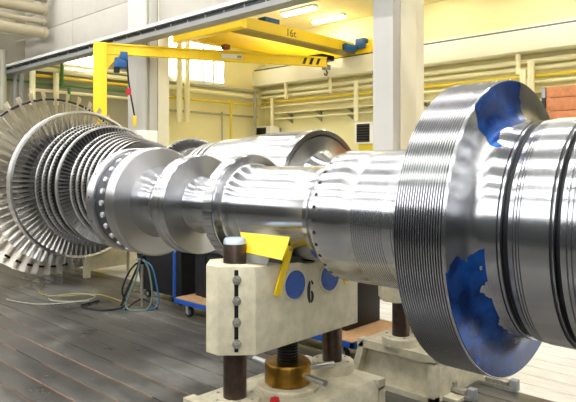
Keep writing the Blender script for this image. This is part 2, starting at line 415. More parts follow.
# left coupling: two rims with a bolt channel
rp('coupling_rim', [(-10.89, 1.0), (-10.89, 1.46), (-10.87, 1.48), (-10.55, 1.48), (-10.53, 1.46), (-10.53, 1.0)], M['steel_rim'])
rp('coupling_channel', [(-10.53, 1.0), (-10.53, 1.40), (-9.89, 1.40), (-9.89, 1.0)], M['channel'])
rp('coupling_disc', [(-9.90, 0.7), (-9.90, 1.455), (-9.885, 1.48), (-9.55, 1.485), (-9.53, 1.465)] +
   [(-9.515 + 0.02 * t, 1.455 - 0.50 * t) for t in (0.02, 0.6, 0.96, 1.0)] + [(-9.44, 0.87), (-9.36, 0.81), (-9.22, 0.76), (-9.05, 0.74), (-8.9, 0.74)], M['steel_rim'])
rp('coupling_shaft', [(-10.95, 0.3), (-10.95, 1.0), (-10.7, 1.02), (-9.6, 1.02), (-9.0, 0.74), (-8.1, 0.74)], M['steel_fine'])
bm_ = MB().cyl((0, 0, 1.38 * D), (0, 0, 1.455 * D), 0.078 * D, 0.072 * D, n=14).mesh('bolt', M['bolt_bright'])
for k in range(28):
    a = 2 * PI * k / 28
    o = link('bolt', bm_, rotor, ((-10.16 - XC) * D, 0, AZ), (a, 0, 0))
pin = MB().cyl((0, 0, 1.47 * D), (0, 0, 1.4835 * D), 0.03 * D, n=8).mesh('pin_hole', M['hole'])
for k in range(14): link('pin_hole', pin, rotor, ((-10.72 - XC) * D, 0, AZ), (2 * PI * (k + 0.3) / 14, 0, 0))
# second disc
rp('balance_disc', [(-8.14, 0.7), (-8.14, 1.22), (-8.11, 1.25), (-7.86, 1.25), (-7.85, 1.235), (-7.82, 1.235), (-7.81, 1.25), (-7.66, 1.25), (-7.64, 1.23),
   (-7.60, 0.72), (-7.56, 0.70), (-7.4, 0.685), (-6.1, 0.685)], M['steel'])
# notched collar
nc = MB(); NT = 44
for k in range(NT):
    a0 = 2 * PI * k / NT; a1 = 2 * PI * (k + 0.90) / NT; a2 = 2 * PI * (k + 1) / NT
    for (b0, b1, R) in ((a0, a1, 1.25), (a1, a2, 1.15)):
        q = [(r, b) for r in (1.0, R) for b in [b0 + (b1 - b0) * t / 3 for t in range(4)]]
        vs = [((x - XC) * D, r * D * math.cos(b), r * D * math.sin(b)) for x in (-6.16, -5.86) for r, b in q]
        fs = []
        for t in range(3):
            fs += [(4+t, 5+t, 13+t, 12+t), (t, t+1, 5+t, 4+t), (8+t, 9+t, 13+t, 12+t)]
        fs += [(0, 4, 12, 8), (3, 7, 15, 11)]
        nc.add(vs, fs)
o = nc.build('notched_ring', M['steel'], rotor, smooth=0.3); o.location = (0, 0, AZ)
rp('collar', [(-6.10, 0.6), (-6.10, 1.20), (-5.86, 1.20), (-5.82, 1.245), (-5.805, 1.23), (-5.80, 1.05), (-5.785, 1.02), (-5.75, 0.995), (-5.68, 0.98), (-5.45, 0.975)], M['steel_fine'])
rp('journal', [(-5.5, 0.5), (-5.5, 0.975), (-5.33, 0.975), (-5.325, 0.968), (-5.315, 0.968), (-5.31, 0.975), (-4.1, 0.975), (-4.09, 0.985), (-3.45, 0.985), (-3.42, 1.0), (-3.40, 1.03),
   (-3.30, 1.035), (-3.28, 1.0), (-3.16, 1.0), (-3.08, 1.05), (-2.95, 1.06)], M['steel_fine'])
# grooved seal section
pr_ = [(-2.97, 0.6), (-2.97, 1.26), (-2.95, 1.28), (-2.42, 1.28), (-2.41, 1.277), (-2.08, 1.277), (-2.07, 1.28)]
x = -2.05
for k in range(26):
    if k == 14: x += 0.15
    pr_ += [(x, 1.28), (x + 0.006, 1.266), (x + 0.016, 1.266), (x + 0.022, 1.28)]; x += 0.047
pr_ += [(-0.6, 1.28), (-0.5, 1.28)]
rp('seal_drum', pr_, M['steel_groove'], 144)
hm = MB().cyl((0, 0, 1.26 * D), (0, 0, 1.2825 * D), 0.036 * D, n=10).mesh('balance_hole', M['hole'])  # slightly proud black disc painting the dark inside of a drilled hole
for k in range(34): link('balance_hole', hm, rotor, ((-2.895 - XC) * D, 0, AZ), (2 * PI * (k + 0.5) / 34, 0, 0))
# broad grooved flange
pr_ = [(-0.47, 0.9), (-0.47, 2.34), (-0.455, 2.37)]
NG = 19; gw = 0.755 / NG
for k in range(NG):
    x = -0.445 + k * gw
    pr_ += [(x, 2.37), (x + gw * 0.12, 2.325), (x + gw * 0.42, 2.325), (x + gw * 0.54, 2.37)]
pr_ += [(0.31, 2.37), (0.325, 2.36)]
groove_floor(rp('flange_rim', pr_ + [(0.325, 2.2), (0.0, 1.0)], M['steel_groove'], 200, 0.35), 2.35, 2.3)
rp('flange_face', [(0.0, 1.0), (0.30, 2.1), (0.325, 2.35), (0.335, 2.345), (0.345, 2.2), (0.35, 2.05), (0.37, 1.92), (0.42, 1.80), (0.50, 1.72), (0.60, 1.69), (0.74, 1.685)], M['steel_dye'], 160, 0.9)
rp('flange_hub', [(0.5, 1.0), (0.74, 1.684), (0.755, 1.69)], M['steel'])
rp('end_shaft', [(0.74, 1.0), (0.74, 1.69), (0.748, 1.70), (0.80, 1.70), (0.805, 1.66), (0.82, 1.60), (0.90, 1.60), (0.905, 1.70), (0.97, 1.71),
   (0.975, 1.685), (0.985, 1.685), (0.99, 1.71), (1.01, 1.71), (1.015, 1.685), (1.025, 1.685), (1.03, 1.71), (1.05, 1.71), (1.055, 1.69), (1.065, 1.69), (1.07, 1.72),
   (1.45, 1.72), (1.455, 1.70), (1.50, 1.70), (1.505, 1.6), (1.585, 1.6), (1.59, 1.72), (1.66, 1.72), (1.665, 1.69), (1.68, 1.69), (1.685, 1.72), (1.72, 1.72), (1.725, 1.69), (1.74, 1.69), (1.745, 1.72),
   (3.2, 1.72), (3.22, 1.70)], M['steel'], 144)
for x0 in (0.815, 1.51):
    rp('groove_packing', [(x0, 1.5), (x0, 1.64), (x0 + 0.03, 1.66), (x0 + 0.055, 1.66), (x0 + 0.075, 1.64), (x0 + 0.075, 1.5)], M['steel_dark'])  # dark ring seated in the turned groove
for x0 in (0.745, 1.452):
    rp('seal_band', [(x0, 1.6), (x0, 1.704 if x0 < 1 else 1.724), (x0 + 0.02, 1.704 if x0 < 1 else 1.724), (x0 + 0.02, 1.6)], M['steel_dark'])

# ------------------------------------------------------------------ far rotor with blade rows
XB = -18.0
r2 = thing('bladed_rotor', (P(XB), BY, 0), 'long turbine rotor with many rows of blades, lying behind the smooth shaft rotor', 'rotor')
def bp_(name, prof, m, n=96, smooth=0.5):
    o = lathe_part(name, prof, m, r2, n, smooth, XB); o.location = (0, 0, AZ); return o
def blade_mesh(name, r0, r1, chord0, chord1, thick, tw0, tw1, m, ns=5, tip=None):
    """twisted aerofoil standing along +Z, chord in XY; lengths in rotor units"""
    mb = MB(); prof = [(-0.5, 0.0), (-0.2, 0.55), (0.15, 0.5), (0.5, 0.0), (0.15, 0.12), (-0.2, 0.15)]
    vs = []; fs = []; n = len(prof)
    for i in range(ns):
        t = i / (ns - 1); r = (r0 + (r1 - r0) * t) * D; c = (chord0 + (chord1 - chord0) * t) * D; a = tw0 + (tw1 - tw0) * t
        th_ = thick * (1.25 - 0.6 * t) * D
        for (u, v_) in prof:
            x, y_ = u * c, v_ * th_
            vs.append((x * math.cos(a) - y_ * math.sin(a), x * math.sin(a) + y_ * math.cos(a), r))
    for i in range(ns - 1):
        for k in range(n):
            l = (k + 1) % n; fs.append((i*n+k, i*n+l, (i+1)*n+l, (i+1)*n+k))
    fs += [tuple(range(n-1,-1,-1)), tuple((ns-1)*n + k for k in range(n))]
    mb.add(vs, fs)
    return mb
def blade_row(name, x, mb, n, m, single):
    if single:
        me = mb.mesh(name, m, 0.8)
        for k in range(n): link(name, me, r2, ((x - XB) * D, 0, AZ), (2 * PI * k / n, 0, 0))
    else:
        big = MB()
        for k in range(n):
            c = MB(); c.v = list(mb.v); c.f = mb.f; c.move(Matrix.Rotation(2 * PI * k / n, 4, 'X')); big.add(c.v, c.f)
        o = big.build(name, m, r2, smooth=0.8); o.location = ((x - XB) * D, 0, AZ); tag(o, kind='stuff')
def ring(name, x0, x1, ra, rb, m=None, n=120):
    o = MB().lathe([((x0 - XB) * D, ra * D), ((x0 - XB) * D, rb * D), ((x1 - XB) * D, rb * D), ((x1 - XB) * D, ra * D)], n, closed=True).build(name, m or M['shroud'], r2, smooth=0.5)
    o.location = (0, 0, AZ); return o
# drum
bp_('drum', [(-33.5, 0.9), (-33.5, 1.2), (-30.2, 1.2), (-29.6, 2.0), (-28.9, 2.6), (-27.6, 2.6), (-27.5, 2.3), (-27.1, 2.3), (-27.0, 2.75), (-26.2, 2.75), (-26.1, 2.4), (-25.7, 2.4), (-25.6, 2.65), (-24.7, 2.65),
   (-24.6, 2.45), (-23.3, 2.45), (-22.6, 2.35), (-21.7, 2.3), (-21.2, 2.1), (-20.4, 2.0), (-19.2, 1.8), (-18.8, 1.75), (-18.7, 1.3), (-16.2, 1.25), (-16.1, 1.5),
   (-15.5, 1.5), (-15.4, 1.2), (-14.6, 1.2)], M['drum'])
# last row, free standing with lacing wire
lb = blade_mesh('last_blade', 2.55, 5.08, 0.85, 0.74, 0.20, -0.15, -0.74, None, 8)
blade_row('last_stage_blade', -28.25, lb, 44, M['blade_last'], True)
def wire(x, R, r):
    pts = [((x - XB) * D, R * D * math.cos(2*PI*k/96), R * D * math.sin(2*PI*k/96)) for k in range(96)]
    o = MB().tube(pts, r, 6, True).build('lacing_wire', M['steel_dark'], r2); o.location = (0, 0, AZ)
wire(-28.2, 4.66, 0.022); 
ring('tip_band', -28.62, -28.50, 4.60, 4.68, M['blade_last'])
blade_row('long_blade', -26.6, blade_mesh('b', 2.7, 4.32, 0.55, 0.36, 0.12, -0.2, -0.55, None, 6), 64, M['blade'], True)
blade_row('shrouded_blade', -25.12, blade_mesh('b', 2.6, 3.76, 0.42, 0.36, 0.09, -0.15, -0.50, None, 5), 84, M['blade'], True)
ring('shroud_ring', -25.40, -24.98, 3.72, 3.83)
blade_row('middle_blade', -22.0, blade_mesh('b', 2.25, 2.88, 0.26, 0.24, 0.06, -0.2, -0.4, None, 4), 100, M['blade'], True)
ring('shroud_ring', -22.24, -22.06, 2.84, 2.93)
for (x, R, root) in ((-23.86, 3.09, 2.4), (-23.25, 3.04, 2.4), (-22.75, 2.985, 2.4), (-21.38, 2.60, 2.0), (-21.02, 2.50, 2.0), (-20.68, 2.41, 1.95), (-20.34, 2.33, 1.9),
                     (-20.0, 2.26, 1.85), (-19.66, 2.20, 1.8), (-19.32, 2.14, 1.75)):
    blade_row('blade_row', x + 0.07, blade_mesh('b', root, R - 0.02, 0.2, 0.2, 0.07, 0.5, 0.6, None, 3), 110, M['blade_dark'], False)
    ring('shroud_ring', x - 0.10, x + 0.05, R - 0.11, R)
blade_row('blade_row', -19.02, blade_mesh('b', 1.7, 2.08, 0.16, 0.16, 0.06, 0.5, 0.6, None, 3), 120, M['blade'], False)
# separate bladed wheel part of the same shaft
bp_('wheel_disc', [(-15.9, 1.0), (-15.9, 1.74), (-15.55, 1.74), (-15.42, 1.70), (-15.38, 1.5), (-15.3, 1.3), (-15.1, 1.22), (-14.5, 1.2)], M['steel'])
blade_row('blade_row', -15.68, blade_mesh('b', 1.70, 2.10, 0.3, 0.3, 0.07, -0.05, -0.1, None, 3), 72, M['blade'], False)
ring('shroud_ring', -15.94, -15.86, 2.04, 2.12)
ring('wheel_back', -15.93, -15.88, 1.6, 2.05, M['blade_dark'])  # dark disc added behind the blades to darken the gaps between them
for x in (-14.35, -14.0, -13.65):
    bp_('barrel_disc', [(x - 0.10, 1.1), (x - 0.10, 1.88 + (x + 14.35) * 0.1), (x + 0.06, 1.9 + (x + 14.35) * 0.1), (x + 0.06, 1.1)], M['shroud'])
bp_('barrel_core', [(-14.6, 1.0), (-14.6, 1.7), (-13.2, 1.75), (-13.2, 1.0)], M['steel_dark'])
pr_ = [(-13.4, 1.0), (-13.4, 1.97), (-13.38, 1.99), (-12.5, 2.03), (-11.9, 2.04), (-11.88, 2.12), (-11.0, 2.14), (-10.98, 2.18)]
x = -10.9
for k in range(16): pr_ += [(x, 2.18), (x + 0.02, 2.165), (x + 0.05, 2.165), (x + 0.07, 2.18)]; x += 0.115
pr_ += [(-8.98, 2.18), (-8.96, 2.2), (-8.76, 2.2), (-8.73, 2.17), (-8.73, 2.02), (-8.76, 2.01), (-8.76, 1.97), (-8.73, 1.96), (-8.70, 1.5), (-8.66, 1.42), (-8.5, 1.32), (-8.2, 1.26), (-7.9, 1.25),
   (-6.2, 1.25), (-6.18, 0.97), (-3.4, 0.97), (-3.38, 0.95)]
bp_('barrel', pr_, M['steel_groove'], 128)
ring('face_groove', -8.765, -8.752, 1.965, 2.015, M['steel_dark'])

# ------------------------------------------------------------------ roller stands
def text_mesh(name, body, size, m, depth=0.001, offset=0.0):
    cu = bpy.data.curves.new(name, 'FONT'); cu.body = body; cu.size = size; cu.extrude = depth; cu.offset = offset; cu.align_x = 'CENTER'; cu.align_y = 'CENTER'
    o = bpy.data.objects.new(name, cu); sc.collection.objects.link(o)
    dg = bpy.context.evaluated_depsgraph_get(); me = bpy.data.meshes.new_from_object(o.evaluated_get(dg))
    bpy.data.objects.remove(o); me.materials.clear(); me.materials.append(m); me.name = name
    return me

ZB0, ZB1 = 0.835, 1.41
def make_stand(loc, label, number, journal_r):
    t = thing('roller_stand', loc, label, 'stand', 'roller stands under the rotors')
    a, b_, hy = 0.175, 0.12, 0.552          # chamfer, end flat, half length of the straight face
    hx = a + b_ / 2
    # base
    bs = MB()
    Yb, zt = 0.66, 0.42
    prof = [(-0.50, 0.0), (0.42, 0.0), (0.42, 0.36), (0.38, 0.42), (-0.35, 0.42), (-0.39, 0.36)]
    bs.prism(prof, -Yb + 0.09, Yb - 0.09, 'y')
    for s_ in (-1, 1):     # end frames standing proud of a recessed panel
        y0, y1 = s_ * (Yb - 0.095), s_ * Yb
        bs.prism([(-0.50, 0), (-0.43, 0), (-0.33, 0.34), (-0.33, 0.42), (-0.39, 0.36)], min(y0, y1), max(y0, y1), 'y')
        bs.box(0.36, 0.42, y0, y1, 0, 0.36); bs.box(-0.40, 0.42, y0, y1, 0.345, 0.42); bs.box(-0.5, 0.42, y0, y1, 0, 0.05)
    base = bs.build('base', M['cream2'], t)
    for s_ in (-1, 1): MB().box(0.41, 0.56, s_ * 0.42 - 0.09, s_ * 0.42 + 0.09, 0, 0.035).build('foot_lug', M['cream2'], base, bevel=0.006)
    for s_ in (-1, 1):
        p = MB().turn([(0.175, 0.42), (0.175, 0.49), (0.165, 0.50), (0.0, 0.50)], (0, s_ * 0.525, 0)).build('post_pad', M['cream2'], t, bevel=0)
        for k in range(6):
            an = PI * k / 3 + 0.3
            MB().cyl((0.135*math.cos(an), s_*0.525 + 0.135*math.sin(an), 0.499), (0.135*math.cos(an), s_*0.525 + 0.135*math.sin(an), 0.506), 0.012, n=6).build('pad_bolt', M['bolt'], p)
        c = MB().turn([(0.08, 0.50), (0.08, 1.535), (0.078, 1.54)], (0, s_ * 0.525, 0)).build('guide_post', M['post'], t)
        MB().turn([(0.080, 1.54), (0.076, 1.565), (0.066, 1.578), (0.0, 1.58)], (0, s_ * 0.525, 0)).build('post_cap', M['post_cap'], c)
    # crossbeam: plan polygon, with a saddle cut for the shaft
    sad = 0.36
    top = []
    for k in range(13):
        q = -1 + 2 * k / 12; yy = q * sad
        top.append((yy, AZ - math.sqrt(max(0, (journal_r + 0.035) ** 2 - min(abs(yy), journal_r + 0.03) ** 2))))
    prof = [(-hy, ZB0), (hy, ZB0), (hy, ZB1)] + [(yy, min(ZB1, z)) for yy, z in reversed(top) if z < ZB1 + 0.002] + [(-hy, ZB1)]
    beam = MB().prism(prof, -hx, hx, 'x').build('crossbeam', M['cream'], t, bevel=0.007)
    for s_ in (-1, 1):
        y0 = s_ * hy
        pol = [(hx, y0), (hx - a, y0 + s_ * a), (-hx + a, y0 + s_ * a), (-hx, y0)]
        MB().prism(pol, ZB0 - 0.002, ZB1 + 0.002, 'z').build('clamp_cap', M['cream'], beam, bevel=0.007)
        for sx in ((1,) if s_ < 0 else ()):
            # strip with four clamp bolts on each chamfered face
            nrm = Vector((sx, s_, 0)).normalized(); tan = Vector((-s_ * sx, 1 * 1, 0)); tan = Vector((-nrm.y, nrm.x, 0))
            c0 = Vector((sx * (hx - a / 2), y0 + s_ * a / 2, 0))
            sb = MB()
            for off in (0.075,):
                q0 = c0 - tan * 0.03 + nrm * 0.0; 
                pts = [c0 + tan * -0.016 - nrm * 0.01, c0 + tan * 0.010 - nrm * 0.01, c0 + tan * 0.010 + nrm * 0.002, c0 + tan * -0.016 + nrm * 0.002]
                sb.prism([(p.x, p.y) for p in pts], ZB0 + 0.02, ZB1 - 0.02, 'z')
            sb.build('clamp_seam', M['steel_dark'], beam)
            for z in (ZB0 + 0.075, ZB0 + 0.215, ZB0 + 0.355, ZB0 + 0.49):
                cc = c0 + Vector((0, 0, z))
                bo = MB().cyl(cc, cc + nrm * 0.010, 0.030, n=16)
                bo.cyl(cc + nrm * 0.010, cc + nrm * 0.036, 0.021, n=6).cyl(cc + nrm * 0.036, cc + nrm * 0.05, 0.011, n=8).build('clamp_bolt', M['bolt'], beam)
    for s_ in (-1, 1):
        yy, zz = s_ * 0.19, 1.245
        ro = MB().cyl((-hx + 0.02, yy, zz), (hx - 0.02, yy, zz), math.hypot(0.19, AZ - zz) - journal_r - 0.001, n=32).build('roller', M['steel_dark'], t)
        hb = MB().cyl((hx - 0.02, yy, zz), (hx + 0.014, yy, zz), 0.112, n=36).build('roller_bearing', M['cream'], t, bevel=0.004)
        MB().cyl((hx + 0.014, yy, zz), (hx + 0.022, yy, zz), 0.098, n=36).build('bearing_cover', M['blue'], hb)
        for k in range(4):
            an = PI/4 + PI/2*k
            MB().cyl((hx + 0.022, yy + 0.075*math.cos(an), zz + 0.075*math.sin(an)), (hx + 0.028, yy + 0.075*math.cos(an), zz + 0.075*math.sin(an)), 0.007, n=6).build('cover_screw', M['blue'], hb)
    # jack screw and nut
    ps = [(0.0, 0.45)]
    z = 0.45
    while z < ZB0 + 0.01: ps += [(0.072, z), (0.081, z + 0.008), (0.081, z + 0.012), (0.072, z + 0.02)]; z += 0.021
    MB().turn(ps + [(0.0, z)], (0, 0, 0)).build('jack_screw', M['screw'], t)
    MB().turn([(0.235, 0.42), (0.235, 0.45), (0.225, 0.46), (0.0, 0.46)], (0, 0, 0)).build('nut_flange', M['cream2'], t)
    nut = MB().turn([(0.155, 0.455), (0.172, 0.47), (0.172, 0.605), (0.164, 0.618), (0.085, 0.621)], (0, 0, 0)).build('jack_nut', M['brass'], t)
    for an in (-0.05, 1.15, 3.09):
        d = Vector((math.cos(an), math.sin(an), 0)); p0 = Vector((0, 0, 0.545)) + d * 0.13
        MB().cyl(p0, p0 + d * 0.25, 0.023, n=14).build('nut_handle', M['chrome'], nut)
    for an in (-2.0, -1.05, 2.1):
        d = Vector((math.cos(an), math.sin(an), 0)); p0 = Vector((0, 0, 0.56)) + d * 0.15
        MB().cyl(p0, p0 + d * 0.0195, 0.018, n=12).build('handle_socket', M['hole'], nut)
    MB().turn([(0.0, 0.42), (0.03, 0.42), (0.035, 0.44), (0.03, 0.465), (0.0, 0.47)], (0.16, -0.30, 0)).build('oil_plug', M['red'], t)
    if number:
        # stencilled six: two half strokes with a gap between them
        cy6, cz6, hw, hh = -0.012, 1.165, 0.036, 0.083
        def ell(a_, b__, t0, t1, oy, oz, n=14): return [(cy6 + oy + a_ * math.cos(t0 + (t1 - t0) * k / n), cz6 + oz + b__ * math.sin(t0 + (t1 - t0) * k / n)) for k in range(n + 1)]
        left = ell(hw, hh, PI * 0.56, PI * 1.44, 0, 0) + list(reversed(ell(hw * 0.22, hh * 0.82, PI * 0.62, PI * 1.38, 0.004, 0)))
        right = ell(hw, hh * 0.56, -PI * 0.44, PI * 0.44, 0, -hh * 0.44) + list(reversed(ell(hw * 0.25, hh * 0.40, -PI * 0.38, PI * 0.38, 0.0, -hh * 0.44)))
        hook = ell(hw * 0.95, hh * 0.5, PI * 0.08, PI * 0.44, 0, hh * 0.5) + list(reversed(ell(hw * 0.4, hh * 0.36, PI * 0.08, PI * 0.40, 0, hh * 0.5)))
        for st_ in (left, right, hook): MB().prism(st_, hx + 0.0005, hx + 0.002, 'x').build('number_stroke', M['text'], beam)
    return t
SX = -2.83 - 0.235
stand = make_stand((SX, AY, 0), 'cream roller stand numbered 6 with brass jack nut and blue roller covers', '6', 0.975 * D)
stand2 = make_stand((-3.05, BY, 0), 'cream roller stand half hidden behind the broad grooved flange', None, 0.97 * D)

# yellow guard lying between stand and shaft
g0 = onY(240, 232, AY - 0.37); g1 = onY(290, 237, AY - 0.37)
gd = thing('shaft_guard', (SX, AY - 0.4, 0), 'yellow sheet metal guard propped between number 6 stand and the shaft', 'guard')
def quad_plate(pts, nrm, th_):
    n_ = Vector(nrm).normalized() * th_
    return MB().add([*pts, *[Vector(p) + n_ for p in pts]], [(0,1,2,3),(7,6,5,4),(0,4,5,1),(1,5,6,2),(2,6,7,3),(3,7,4,0)])
c0 = Vector((g0.x - SX, 0.03, g0.z)); c1 = Vector((g1.x - SX, 0.03, g1.z))
g2 = onY(282, 260, AY - 0.49); g3 = onY(245, 252, AY - 0.49)
c2 = Vector((g2.x - SX, -0.09, g2.z)); c3 = Vector((g3.x - SX, -0.09, g3.z))
pn = (c1 - c0).cross(c3 - c0)
quad_plate([c0, c1, c2, c3], pn, 0.006).build('guard_plate', M['yellow'], gd)
quad_plate([c3 + Vector((0, 0.01, 0)), c2 + Vector((-0.12, 0.01, 0)), c2 + Vector((-0.16, 0.03, 1.412 - c2.z)), c3 + Vector((0, 0.03, 1.412 - c3.z))], (0, -1, 0), 0.006).build('guard_foot', M['grey'], gd)
ar0 = onX(289, 249, -2.80); ar1 = onX(276, 296, -2.80)
ad = (ar1 - ar0).normalized(); au = Vector((0, ad.z, -ad.y)) * 0.03
L_ = lambda v: v - Vector((SX, AY - 0.4, 0))
quad_plate([L_(ar0 + au - ad*0.02), L_(ar0 - au - ad*0.02), L_(ar1 - au), L_(ar1 + au)], (1, 0, 0), 0.012).build('guard_arm', M['yellow'], gd, bevel=0.003)
MB().cyl(L_(ar0 + Vector((0.012, 0, 0))), L_(ar0 + Vector((0.024, 0, 0))), 0.012, n=10).build('arm_pivot', M['bolt'], gd)
ey = onX(346, 280, -2.825)
eb = MB().tube([Vector((0.0, 0.022*math.cos(2*PI*k/20), 0.022*math.sin(2*PI*k/20))) for k in range(20)], 0.007, 8, True).build('lifting_eye', M['yellow'], None, loc=ey)
tag(eb, 'small yellow lifting eye on the face of number 6 stand', 'lifting eye')

# ------------------------------------------------------------------ trolley, black crate, hoses, saddle support, clamps
tx0, tx1, ty0, ty1, tz = -6.81, -3.72, 4.92, 5.92, 0.25
tr = thing('platform_trolley', ((tx0+tx1)/2, (ty0+ty1)/2, 0), 'long blue platform trolley with plywood deck under the far rotor', 'trolley')
tcx, tcy = (tx0+tx1)/2, (ty0+ty1)/2; hx_, hy_ = (tx1-tx0)/2, (ty1-ty0)/2
MB().box(-hx_+0.02, hx_-0.02, -hy_+0.02, hy_-0.02, tz-0.015, tz+0.004).build('deck', M['wood_deck'], tr)
fr = MB(); fr.box(-hx_, hx_, -hy_, -hy_+0.04, tz-0.06, tz); fr.box(-hx_, hx_, hy_-0.04, hy_, tz-0.06, tz); fr.box(-hx_, -hx_+0.04, -hy_, hy_, tz-0.06, tz); fr.box(hx_-0.04, hx_, -hy_, hy_, tz-0.06, tz)
fr.build('frame', M['blue'], tr, bevel=0.004)
for sx in (-1, 1):
    for sy in (-1, 1):
        wx, wy = sx*(hx_-0.22), sy*(hy_-0.12)
        wh = MB().cyl((wx, wy-0.02, 0.08), (wx, wy+0.02, 0.08), 0.08, n=24).build('wheel', M['rubber'], tr, bevel=0.006)
        MB().cyl((wx, wy-0.026, 0.08), (wx, wy+0.026, 0.08), 0.045, n=18).build('hub', M['grey'], wh)
        fk = MB(); fk.box(wx-0.03, wx+0.03, wy-0.04, wy-0.03, 0.06, tz-0.06); fk.box(wx-0.03, wx+0.03, wy+0.03, wy+0.04, 0.06, tz-0.06); fk.box(wx-0.05, wx+0.05, wy-0.045, wy+0.045, tz-0.068, tz-0.055)
        fk.build('fork', M['grey'], wh)
MB().cyl((hx_-0.02, hy_-0.02, tz), (hx_-0.02, hy_-0.02, 0.92), 0.022, n=10).build('corner_post', M['blue'], tr)
for sx in (-1,):
    h = MB(); 
    h.tube([(sx*(hx_-0.02), -hy_+0.02, tz), (sx*(hx_-0.02), -hy_+0.02, 0.86), (sx*(hx_-0.02), -hy_+0.06, 0.92), (sx*(hx_-0.02), hy_-0.06, 0.92), (sx*(hx_-0.02), hy_-0.02, 0.86), (sx*(hx_-0.02), hy_-0.02, tz)], 0.022, 10)
    h.build('push_handle', M['blue'], tr)
cl = 1.33
bx = thing('black_crate', (tx0 + 0.12 + cl, 5.54, tz + 0.004), 'long black panelled crate lying on the blue trolley deck', 'crate')
MB().box(-cl, cl, -0.32, 0.32, 0, 0.60).build('body', M['black'], bx, bevel=0.01)
MB().box(-cl - 0.02, cl + 0.02, -0.335, 0.335, 0.60, 0.64).build('lid', M['black'], bx, bevel=0.008)
for k in range(4): xx = -cl + 0.2 + k*(2*cl-0.4)/3; MB().box(xx-0.04, xx+0.04, -0.335, -0.318, 0.0, 0.6).build('batten', M['black'], bx, bevel=0.004)
b2o = onz(168, 300, 0.0)
bc = thing('wheeled_bin', (-7.62, 5.62, 0), 'black wheeled bin standing left of the blue trolley', 'bin')
MB().add([(-0.55,-0.33,0.13),(0.52,-0.33,0.13),(0.52,0.33,0.13),(-0.55,0.33,0.13),(-0.60,-0.38,0.80),(0.58,-0.38,0.80),(0.58,0.38,0.80),(-0.60,0.38,0.80)],
      [(0,3,2,1),(4,5,6,7),(0,1,5,4),(1,2,6,5),(2,3,7,6),(3,0,4,7)]).build('body', M['black'], bc, bevel=0.02)
MB().box(-0.62, 0.60, -0.40, 0.40, 0.80, 0.84).build('lid', M['black'], bc, bevel=0.01)
for sx in (-0.42, 0.42):
    for sy in (-0.26, 0.26):
        wh = MB().cyl((sx, sy-0.02, 0.065), (sx, sy+0.02, 0.065), 0.065, n=20).build('wheel', M['rubber'], bc, bevel=0.005)
        MB().cyl((sx, sy-0.025, 0.065), (sx, sy+0.025, 0.065), 0.03, n=12).build('hub', M['grey'], wh)

# test stand with hoses
hp = onz(142, 308, 0)
hs = thing('hose_stand', (hp.x, hp.y, 0), 'thin steel tripod post draped with hoses beside the black bin', 'hose stand')
MB().cyl((0, 0, 0.02), (0, 0, 0.72), 0.022, n=12).build('post', M['bolt'], hs)
for k in range(3):
    an = 2*PI*k/3 + 0.4
    MB().tube([(0, 0, 0.14), (0.12*math.cos(an), 0.12*math.sin(an), 0.10), (0.26*math.cos(an), 0.26*math.sin(an), 0.012)], 0.012, 8).build('leg', M['rubber'], hs)
MB().box(-0.05, 0.05, -0.04, 0.04, 0.64, 0.76).build('valve_block', M['steel_dark'], hs, bevel=0.008)
MB().cyl((0, -0.04, 0.70), (0, -0.09, 0.70), 0.03, n=14).build('gauge', M['grey'], hs)
ux = Vector((S_, C_, 0)); uf = Vector((-C_, S_, 0))
MB().tube([ux*-0.30 + Vector((0, 0, 0.03)), ux*-0.22 + Vector((0, 0, 0.25)), ux*-0.06 + Vector((0, 0, 0.60)), ux*0.0 + Vector((0, 0, 0.90))], 0.018, 8).build('brace', M['rubber'], hs)
def hose(name, rel, r, m, label, org=hp):
    pts = [Vector(org) + ux*a + uf*b + Vector((0, 0, z)) for a, b, z in rel]
    out = []
    for i in range(len(pts) - 1):
        p0 = pts[max(0, i-1)]; p1 = pts[i]; p2 = pts[i+1]; p3 = pts[min(len(pts)-1, i+2)]
        for k in range(8):
            t = k / 8
            out.append(0.5*((2*p1) + (p2-p0)*t + (2*p0-5*p1+4*p2-p3)*t*t + (3*p1-p0-3*p2+p3)*t**3))
    out.append(pts[-1])
    for p in out: p.z = max(p.z, r)
    o = MB().tube(out, r, 8).build(name, m); tag(o, label, 'hose'); return o
hose('air_hose', [(0.02,-0.05,0.70),(0.16,-0.10,0.62),(0.24,-0.12,0.35),(0.26,-0.12,0.10),(0.16,-0.15,0.015),(-0.05,-0.18,0.012),(-0.3,-0.1,0.012)], 0.011, M['hose_blue'], 'blue hose arching down right of the thin post')
hose('rubber_hose', [(-0.02,-0.05,0.68),(-0.08,-0.10,0.40),(-0.20,-0.12,0.10),(-0.10,-0.2,0.014),(0.10,-0.2,0.014),(0.18,-0.15,0.2),(0.12,-0.08,0.55),(0.03,-0.05,0.72)], 0.014, M['hose_green'], 'grey green hose looped around the foot of the thin post')
hose('rubber_hose', [(-0.02,0.0,0.70),(-0.16,-0.06,0.55),(-0.26,-0.1,0.28),(-0.22,-0.1,0.06),(-0.5,-0.2,0.014),(-0.9,0.05,0.014),(-0.75,0.4,0.014)], 0.014, M['rubber'], 'black hose running left across the floor from the thin post')
hose('floor_hose', [(-2.2,0.5,0.01),(-1.6,0.2,0.01),(-1.1,0.35,0.01),(-0.9,0.7,0.01),(-1.25,0.95,0.01),(-1.6,0.7,0.01),(-1.4,0.4,0.01),(-0.9,0.4,0.01)], 0.009, M['hose_pale'], 'pale hose coiled on the floor left of the black hose')
hose('floor_hose', [(-2.1,1.6,0.01),(-1.9,1.0,0.01),(-1.5,0.75,0.01),(-1.0,0.9,0.01),(-0.6,0.6,0.01),(-0.3,0.25,0.01)], 0.008, M['hose_pale2'], 'yellowish cable trailing over the floor beneath the blade tips')

